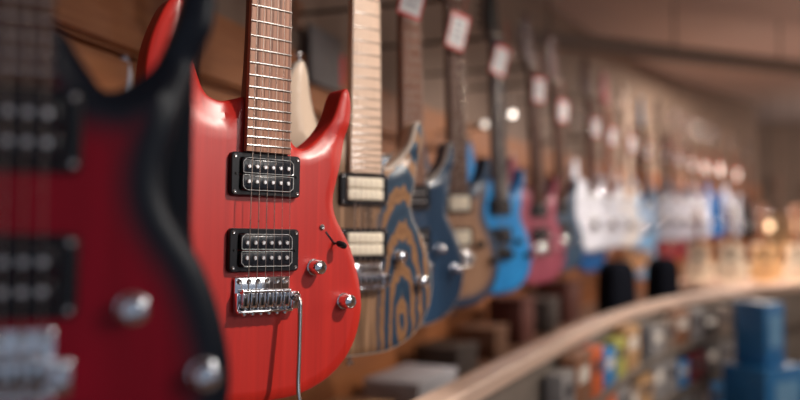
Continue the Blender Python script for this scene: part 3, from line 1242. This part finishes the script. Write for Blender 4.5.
p, ang = wall_point(2.25, 0.034, 1.875)
t = empty('notice_card', 'dark grey notice card with a red strip on the wall right of the red neck', 'notice card', p, (0, 0, ang))
bm = bmesh.new(); box(bm, (0, 0, 0), (0.20, 0.012, 0.16), 0.003)
link('card', finish(bm, 'card'), mat('slate_card', (0.10, 0.09, 0.095), 0.5), t)
bm = bmesh.new(); box(bm, (0.115, 0, -0.01), (0.03, 0.012, 0.09), 0.003)
link('strip', finish(bm, 'strip'), tag_red, t)


soft_glow = mat('soft_glow', (1, 0.95, 0.9), 0.4, emit=(1.0, 0.86, 0.74), emit_s=1.3)


def glow_ball(px, py, Y, lab, glow=white_glow):  # small glowing ball on an arm, a bright dot between the necks
    p = at(px, py, Y)
    t = empty('glowing_ball', lab, 'lamp', p, (0, 0, 0), 'small round glowing balls between the necks')
    bm = bmesh.new()
    lathe(bm, [(0.010, 0.0), (0.017, 0.010), (0.018, 0.030), (0.012, 0.040), (0.005, 0.045)], (0, 0.012, 0), (0, 1, 0), 18)
    link('ball_mount', finish(bm, 'ball_mount'), black_metal, t)
    bm = bmesh.new()
    bmesh.ops.create_uvsphere(bm, u_segments=16, v_segments=10, radius=0.013, matrix=Matrix.Translation((0, 0.010, 0)))
    link('ball', finish(bm, 'ball', 80), glow, t)
    bm = bmesh.new()
    h = wall_hit((p.x, p.y), np.array([-0.6, 0.8]))
    tube(bm, [(0, 0.05, 0), (-0.3 * h, 0.05 + 0.35 * h, -0.02), (-0.6 * h, 0.8 * h, 0)], 0.005, 8)
    link('ball_arm', finish(bm, 'ball_arm', 60), black_metal, t)


glow_ball(485, 124, 2.9, 'small round glowing ball left of the pair between the guitar necks', soft_glow)
glow_ball(513, 114, 3.1, 'small round glowing ball right of the pair between the guitar necks')

# ledge below the guitars
structure('trim_2', sweep(WALL, [(0.0, 0.0), (0.0, 0.86), (0.02, 0.88), (0.30, 0.88), (0.30, 0.84), (0.26, 0.84), (0.26, 0.0)]), ledge_wood)


def carton_mesh(w_, d_, h_):
    bm = bmesh.new()
    box(bm, (0, 0, h_ / 2), (w_, d_, h_), 0.004)
    return finish(bm, 'carton')


def ledge_item(Y, off, size, m, name, label, cat):
    p, ang = wall_point(Y, off, 0.8805)
    o = link(name, carton_mesh(*size), m)
    o.location = p
    o.rotation_euler = (0, 0, ang + random.uniform(-0.1, 0.1))
    o['label'] = label
    o['category'] = cat
    return o


def box_lid(o, size, m):
    bm = bmesh.new()
    box(bm, (0, 0, size[2] - 0.012), (size[0] + 0.006, size[1] + 0.006, 0.026), 0.003)
    link('lid', finish(bm, 'lid'), m, o)


pale_grey = mat('pale_grey_card', (0.42, 0.42, 0.46), 0.6)
kraft = mat('kraft_card', (0.50, 0.30, 0.17), 0.65)
dark_box = mat('dark_card', (0.035, 0.025, 0.022), 0.6)
rust = mat('rust_card', (0.085, 0.022, 0.016), 0.6)
for Y, off, size, m, lab in ((1.78, 0.17, (0.34, 0.16, 0.075), pale_grey, 'flat pale grey box on the ledge below the zebra-grain guitar'),
                             (2.12, 0.18, (0.24, 0.16, 0.06), kraft, 'kraft brown box on the ledge below the deep blue guitar'),
                             (1.38, 0.16, (0.24, 0.2, 0.10), kraft, 'kraft brown box on the ledge below the red guitar'),
                             (2.50, 0.17, (0.30, 0.18, 0.06), pale_grey, 'low pale grey box on the ledge below the tan guitar'),
                             (2.86, 0.16, (0.20, 0.16, 0.10), dark_box, 'dark brown box on the ledge below the sky blue guitar'),
                             (3.16, 0.17, (0.20, 0.16, 0.12), ledge_wood, 'low wooden brown box on the ledge below the raspberry guitar'),
                             (4.05, 0.17, (0.30, 0.18, 0.16), dark_box, 'low dark brown box on the ledge below the nearest white guitar'),
                             (4.45, 0.17, (0.28, 0.18, 0.22), rust, 'dark rust box on the ledge below the second white guitar'),
                             (3.66, 0.17, (0.20, 0.16, 0.20), rust, 'dark rust box on the ledge below the slate blue guitar')):
    o = ledge_item(Y, off, size, m, 'storage_box', lab, 'box')
    o['group'] = 'boxes on the wall ledge'
    box_lid(o, size, m)

# ------------------------------------------------------------------ curved display counter with packets on its front
CPATH = spline([(-0.30, 0.78), (0.057, 1.49), (0.40, 2.20), (0.733, 2.85), (1.08, 3.40), (1.43, 3.83), (1.85, 4.22), (2.40, 4.60), (3.1, 4.95)], 8, closed=False)
TOPZ = CZ - 0.33
counter = empty('display_counter', 'long curved display counter with pale wooden top edge below the guitars', 'counter', (float(CPATH[20][0]), float(CPATH[20][1]), 0))


def cpart(name, prof, m):
    o = link(name, finish(sweep(CPATH, prof), name), m)
    o.parent = counter
    o.matrix_parent_inverse = Matrix.Translation(counter.location).inverted()
    return o


cpart('top_edge', [(-0.035, TOPZ - 0.035), (-0.035, TOPZ - 0.004), (-0.031, TOPZ), (0.026, TOPZ), (0.030, TOPZ - 0.004), (0.030, TOPZ - 0.035)], cap_wood)
cpart('front_panel', [(-0.02, 0.0), (-0.02, TOPZ - 0.034), (0.012, TOPZ - 0.034), (0.012, 0.0)], panel_grey)
ROWZ = [TOPZ - 0.205, TOPZ - 0.395, TOPZ - 0.585, TOPZ - 0.775]
for z in ROWZ:
    cpart('shelf', [(0.010, z - 0.012), (0.010, z), (0.095, z), (0.095, z + 0.010), (0.100, z + 0.010), (0.100, z - 0.012)], panel_grey)

cs = np.concatenate([[0], np.cumsum(np.linalg.norm(np.diff(CPATH, axis=0), axis=1))])


def cpoint(s, off):
    x = np.interp(s, cs, CPATH[:, 0])
    y = np.interp(s, cs, CPATH[:, 1])
    x2 = np.interp(s + 0.02, cs, CPATH[:, 0])
    y2 = np.interp(s + 0.02, cs, CPATH[:, 1])
    t = np.array([x2 - x, y2 - y])
    t /= np.linalg.norm(t)
    return x + t[1] * off, y - t[0] * off, math.atan2(t[1], t[0])


PAL = {'grey': (0.26, 0.25, 0.25), 'dark grey': (0.07, 0.07, 0.075), 'brown': (0.24, 0.11, 0.06), 'orange': (0.62, 0.12, 0.03), 'blue': (0.03, 0.22, 0.52), 'yellow-green': (0.42, 0.42, 0.10),
       'cream': (0.58, 0.48, 0.38), 'taupe': (0.22, 0.17, 0.14), 'tan': (0.46, 0.27, 0.13), 'black': (0.02, 0.02, 0.024), 'maroon': (0.20, 0.03, 0.04)}
SEQ = [['grey', 'brown', 'orange', 'blue', 'yellow-green', 'tan', 'dark grey', 'grey', 'taupe', 'brown', 'grey', 'black', 'taupe', 'dark grey', 'brown', 'grey'],
       ['taupe', 'brown', 'brown', 'orange', 'grey', 'taupe', 'tan', 'grey', 'grey', 'blue', 'maroon', 'dark grey', 'grey', 'black', 'brown', 'taupe'],
       ['grey', 'tan', 'brown', 'grey', 'taupe', 'grey', 'brown', 'dark grey', 'grey', 'taupe', 'blue', 'grey', 'black', 'grey', 'taupe', 'dark grey'],
       ['taupe', 'grey', 'dark grey', 'brown', 'grey', 'taupe', 'cream', 'grey', 'dark grey', 'cream', 'taupe', 'blue', 'grey', 'black', 'brown', 'grey']]
ORD = ['first', 'second', 'third', 'fourth', 'fifth', 'sixth', 'seventh', 'eighth', 'ninth', 'tenth', 'eleventh', 'twelfth', 'thirteenth', 'fourteenth', 'fifteenth', 'sixteenth']
ROWN = ['top', 'second', 'third', 'bottom']
accent = mat('packet_label', (0.70, 0.66, 0.60), 0.5)
accent2 = mat('packet_label_dark', (0.05, 0.05, 0.06), 0.5)
S0 = 1.50
for r, zrow in enumerate(ROWZ):
    s = S0 + (0 if r < 2 else 0.25)
    for k, cname in enumerate(SEQ[r][:15]):
        wd = [0.15, 0.19, 0.17, 0.21][(k * 3 + r) % 4]
        ht = [0.135, 0.160, 0.150, 0.120][(k + 2 * r) % 4]
        x, y, ang = cpoint(s + wd / 2, 0.052)
        root = empty('accessory_packet', f'{cname} packet, {ORD[k]} from the left in the {ROWN[r]} row of the counter front', 'packet', (x, y, zrow + 0.0005), (0, 0, ang), 'packets on the counter front')
        bm = bmesh.new()
        box(bm, (0, 0, ht / 2), (wd - 0.014, 0.05, ht), 0.003)
        link('carton', finish(bm, 'carton'), mat('packet_' + cname.replace(' ', '_').replace('-', '_'), PAL[cname], 0.4), root)
        bm = bmesh.new()
        box(bm, (0, -0.0255, ht * 0.62), (wd * 0.55, 0.0012, ht * 0.28))
        link('printed_panel', finish(bm, 'printed_panel'), accent if k % 2 else accent2, root)
        s += wd

# blue display cartons in front of the counter, at the right
def blue_box(loc, ang, size, lab, m, tone):
    root = empty('display_carton', lab, 'carton', loc, (0, 0, ang), 'cartons at the right end of the counter')
    bm = bmesh.new()
    box(bm, (0, 0, size[2] / 2), size, 0.005)
    link('carton', finish(bm, 'carton'), m, root)
    bm = bmesh.new()
    box(bm, (0, -size[1] / 2 - 0.001, size[2] * 0.55), (size[0] * 0.55, 0.003, size[2] * 0.5))
    link('printed_panel', finish(bm, 'printed_panel'), tone, root)
    return root


blue1 = mat('carton_blue', (0.02, 0.17, 0.42), 0.4)
blue2 = mat('carton_light_blue', (0.16, 0.36, 0.58), 0.4)
blue3 = mat('carton_deep_blue', (0.01, 0.06, 0.16), 0.4)
p = at(765, 400, 3.55)
bx, by = p.x, p.y
bm = bmesh.new()
box(bm, (0, 0, 0.24), (0.40, 0.28, 0.48), 0.006)
t = empty('plinth', 'low dark grey plinth under the stacked blue cartons', 'plinth', (bx, by, 0), (0, 0, R(30)))
link('plinth_body', finish(bm, 'plinth_body'), mat('plinth_grey', (0.07, 0.07, 0.08), 0.6), t)
blue_box((bx, by, 0.481), R(30), (0.30, 0.22, 0.30), 'large blue carton, lowest of the stack at the right end of the counter', blue1, blue2)
blue_box((bx - 0.02, by, 0.782), R(32), (0.15, 0.15, 0.28), 'light-panelled blue carton, topmost of the stack at the right end of the counter', blue1, blue2)
blue_box((bx + 0.44, by + 0.02, 0.30), R(20), (0.24, 0.24, 0.44), 'plain tan carton at the right edge beside the blue stack', kraft, kraft)
bm = bmesh.new()
box(bm, (0, 0, 0.1495), (0.30, 0.28, 0.299), 0.006)
t = empty('plinth', 'low brown block under the plain tan carton', 'plinth', (bx + 0.44, by + 0.02, 0), (0, 0, R(20)))
link('plinth_body', finish(bm, 'plinth_body'), ledge_wood, t)


# ------------------------------------------------------------------ black gig bags standing behind the counter
def gig_bag(loc, ang, lab):
    root = empty('gig_bag', lab, 'gig bag', loc, (0, 0, ang), 'black gig bags behind the counter')
    OUT = [(0.0, 0.0), (0.13, 0.012), (0.175, 0.10), (0.165, 0.22), (0.13, 0.34), (0.14, 0.45), (0.12, 0.54), (0.105, 0.64), (0.098, 0.90), (0.100, 1.12), (0.080, 1.215), (0.0, 1.245)]
    poly = spline(OUT + [(-a, b) for a, b in OUT[-2:0:-1]], 6)
    bm = slab_from_outline(poly, 0.10, 0.03, 0.012, 0.012, grid=0.03)
    nylon = mat('black_nylon', (0.005, 0.006, 0.010), 0.85, spec=0.05)
    link('bag_body', finish(bm, 'bag_body', 60), [nylon, nylon], root)
    bm = bmesh.new()
    box(bm, (0, -0.004, 0.24), (0.20, 0.02, 0.26), 0.008)
    link('front_pocket', finish(bm, 'front_pocket'), nylon, root)
    bm = bmesh.new()
    tube(bm, [tuple(q) for q in spline([(0.135, 0.05, 0.36), (0.17, 0.05, 0.38), (0.17, 0.05, 0.46), (0.135, 0.05, 0.48)], 5, closed=False)], 0.01, 8)
    link('handle', finish(bm, 'handle', 60), nylon, root)


p = at(627, 300, 3.62)
gig_bag((p.x, p.y, 0.001), R(40), 'black gig bag standing behind the counter, left of the pair')
p = at(673, 300, 3.98)
gig_bag((p.x + 0.01, p.y + 0.03, 0.001), R(42), 'black gig bag standing behind the counter, right of the pair')


# ------------------------------------------------------------------ acoustic instruments at the far right
def acoustic(name, cat, label, loc, rot, s, top, group):
    root = empty(name, label, cat, loc, rot, group)
    A = [(0.0, 0.0), (0.10, 0.008), (0.175, 0.07), (0.195, 0.15), (0.165, 0.24), (0.125, 0.295), (0.135, 0.37), (0.142, 0.42), (0.11, 0.475), (0.04, 0.490)]
    poly = spline(A + [(-a, b) for a, b in A[::-1][:-1]], 5) * s

    def mk():
        bm = slab_from_outline(poly, 0.10 * s, 0.008 * s, 0.0005, 0.004 * s, grid=0.04 * s)
        return finish(bm, 'acoustic_body', 40)
    link('body', cached(f'ac_body{s}', mk), [top, mahogany], root)

    def hole():
        bm = bmesh.new()
        lathe(bm, [(0.052 * s, 0), (0.052 * s, 0.002 * s)], (0, 0.001 * s, 0.33 * s), (0, -1, 0), 24)
        return finish(bm, 'sound_hole')
    link('sound_hole', cached(f'ac_hole{s}', hole), black_plastic, root)

    def brd():
        bm = bmesh.new()
        box(bm, (0, -0.004 * s, 0.17 * s), (0.16 * s, 0.012 * s, 0.03 * s), 0.003 * s)
        return finish(bm, 'bridge')
    link('bridge', cached(f'ac_bridge{s}', brd), mahogany, root)

    def nck():
        bm = bmesh.new()
        box(bm, (0, 0.006 * s, 0.62 * s), (0.052 * s, 0.026 * s, 0.46 * s), 0.006 * s)
        return finish(bm, 'neck')
    link('neck', cached(f'ac_neck{s}', nck), mahogany, root)

    def hd():
        bm = bmesh.new()
        box(bm, (0, 0.008 * s, 0.925 * s), (0.072 * s, 0.016 * s, 0.16 * s), 0.006 * s)
        return finish(bm, 'headstock')
    h = link('headstock', cached(f'ac_head{s}', hd), mahogany, root)
    for sx in (-1, 1):
        for k in range(2 if s < 0.7 else 3):
            def tn():
                bm = bmesh.new()
                lathe(bm, [(0.004 * s, 0), (0.012 * s, 0.012 * s), (0.011 * s, 0.022 * s), (0.004 * s, 0.026 * s)], (sx * 0.034 * s, 0.008 * s, (0.885 + 0.04 * k) * s), (sx, 0, 0), 10)
                return finish(bm, 'tuner')
            link('tuner', cached(f'ac_t{s}{sx}{k}', tn), chrome, h)
    return root


# far display table
TX, TY, TZ = 3.00, 5.72, CZ - 0.42
t = empty('display_table', 'long pale wooden display table carrying the ukuleles at the far right', 'table', (TX, TY, 0), (0, 0, R(-12)))
bm = bmesh.new(); box(bm, (0, 0, TZ - 0.02), (1.9, 0.75, 0.04), 0.006)
link('table_top', finish(bm, 'table_top'), cap_wood, t)
for sx in (-1, 1):
    for sy in (-1, 1):
        bm = bmesh.new(); box(bm, (sx * 0.88, sy * 0.32, (TZ - 0.04) / 2), (0.06, 0.06, TZ - 0.04), 0.004)
        link('leg', finish(bm, 'leg'), ledge_wood, t)
Mt = Matrix.Translation((TX, TY, 0)) @ Matrix.Rotation(R(-12), 4, 'Z')


def rack(yl, lab):
    q = Mt @ Vector((0, yl, TZ + 0.0005))
    o = empty('instrument_rack', lab, 'rack', q, (0, 0, R(-12)), 'ukulele racks on the display table')
    bm = bmesh.new(); box(bm, (0, 0.0, 0.011), (1.8, 0.14, 0.02), 0.003)
    link('rack_base', finish(bm, 'rack_base'), cap_wood, o)


rack(-0.20, 'pale wooden rack under the front row of ukuleles')
rack(0.16, 'pale wooden rack under the rear row of ukuleles')
tops = [spruce, mat('cream_top', (0.74, 0.62, 0.48), 0.35), mat('amber_top', (0.58, 0.33, 0.15), 0.35)]
for r, (yl, n) in enumerate(((-0.20, 8), (0.16, 8))):
    for k in range(n):
        q = Mt @ Vector((-0.80 + k * 0.225 + r * 0.06, yl - 0.025, TZ + 0.0235))
        acoustic('ukulele', 'ukulele', f"{['spruce', 'cream', 'amber'][(k + 2 * r) % 3]} topped ukulele, {ORD[k]} from the left in the {['front', 'rear'][r]} rack row",
                 q, (0, 0, R(-12 + random.uniform(-4, 4))), 0.55, tops[(k + 2 * r) % 3], 'ukuleles on the far display table')
# acoustic guitars on the back wall
for k in range(6):
    x = 3.55 + k * 0.47
    acoustic('acoustic_guitar', 'acoustic guitar', f"{['spruce', 'amber'][k % 2]} topped acoustic guitar, {ORD[k]} from the left on the far wall",
             (x, 10.20, 1.02 + 0.06 * (k % 2)), (0, 0, R(random.uniform(-6, 6))), 1.0, [spruce, tops[2]][k % 2], 'acoustic guitars on the far wall')


# globe lamps
def globe(px, py, Y, lab):
    p = at(px, py, Y)
    t = empty('globe_lamp', lab, 'lamp', p, (0, 0, 0), 'glowing globe lamps at the far right')
    bm = bmesh.new()
    bmesh.ops.create_uvsphere(bm, u_segments=18, v_segments=12, radius=0.045)
    link('globe', finish(bm, 'globe', 80), globe_glow, t)
    bm = bmesh.new()
    lathe(bm, [(0.02, 0.035), (0.022, 0.07), (0.008, 0.08), (0.004, CEIL - p.z)], (0, 0, 0), (0, 0, 1), 12)
    link('pendant_cord', finish(bm, 'pendant_cord'), black_metal, t)


globe(768, 226, 7.9, 'glowing warm globe lamp hanging beyond the black guitar')
globe(796, 226, 8.2, 'glowing warm globe lamp hanging at the right edge')
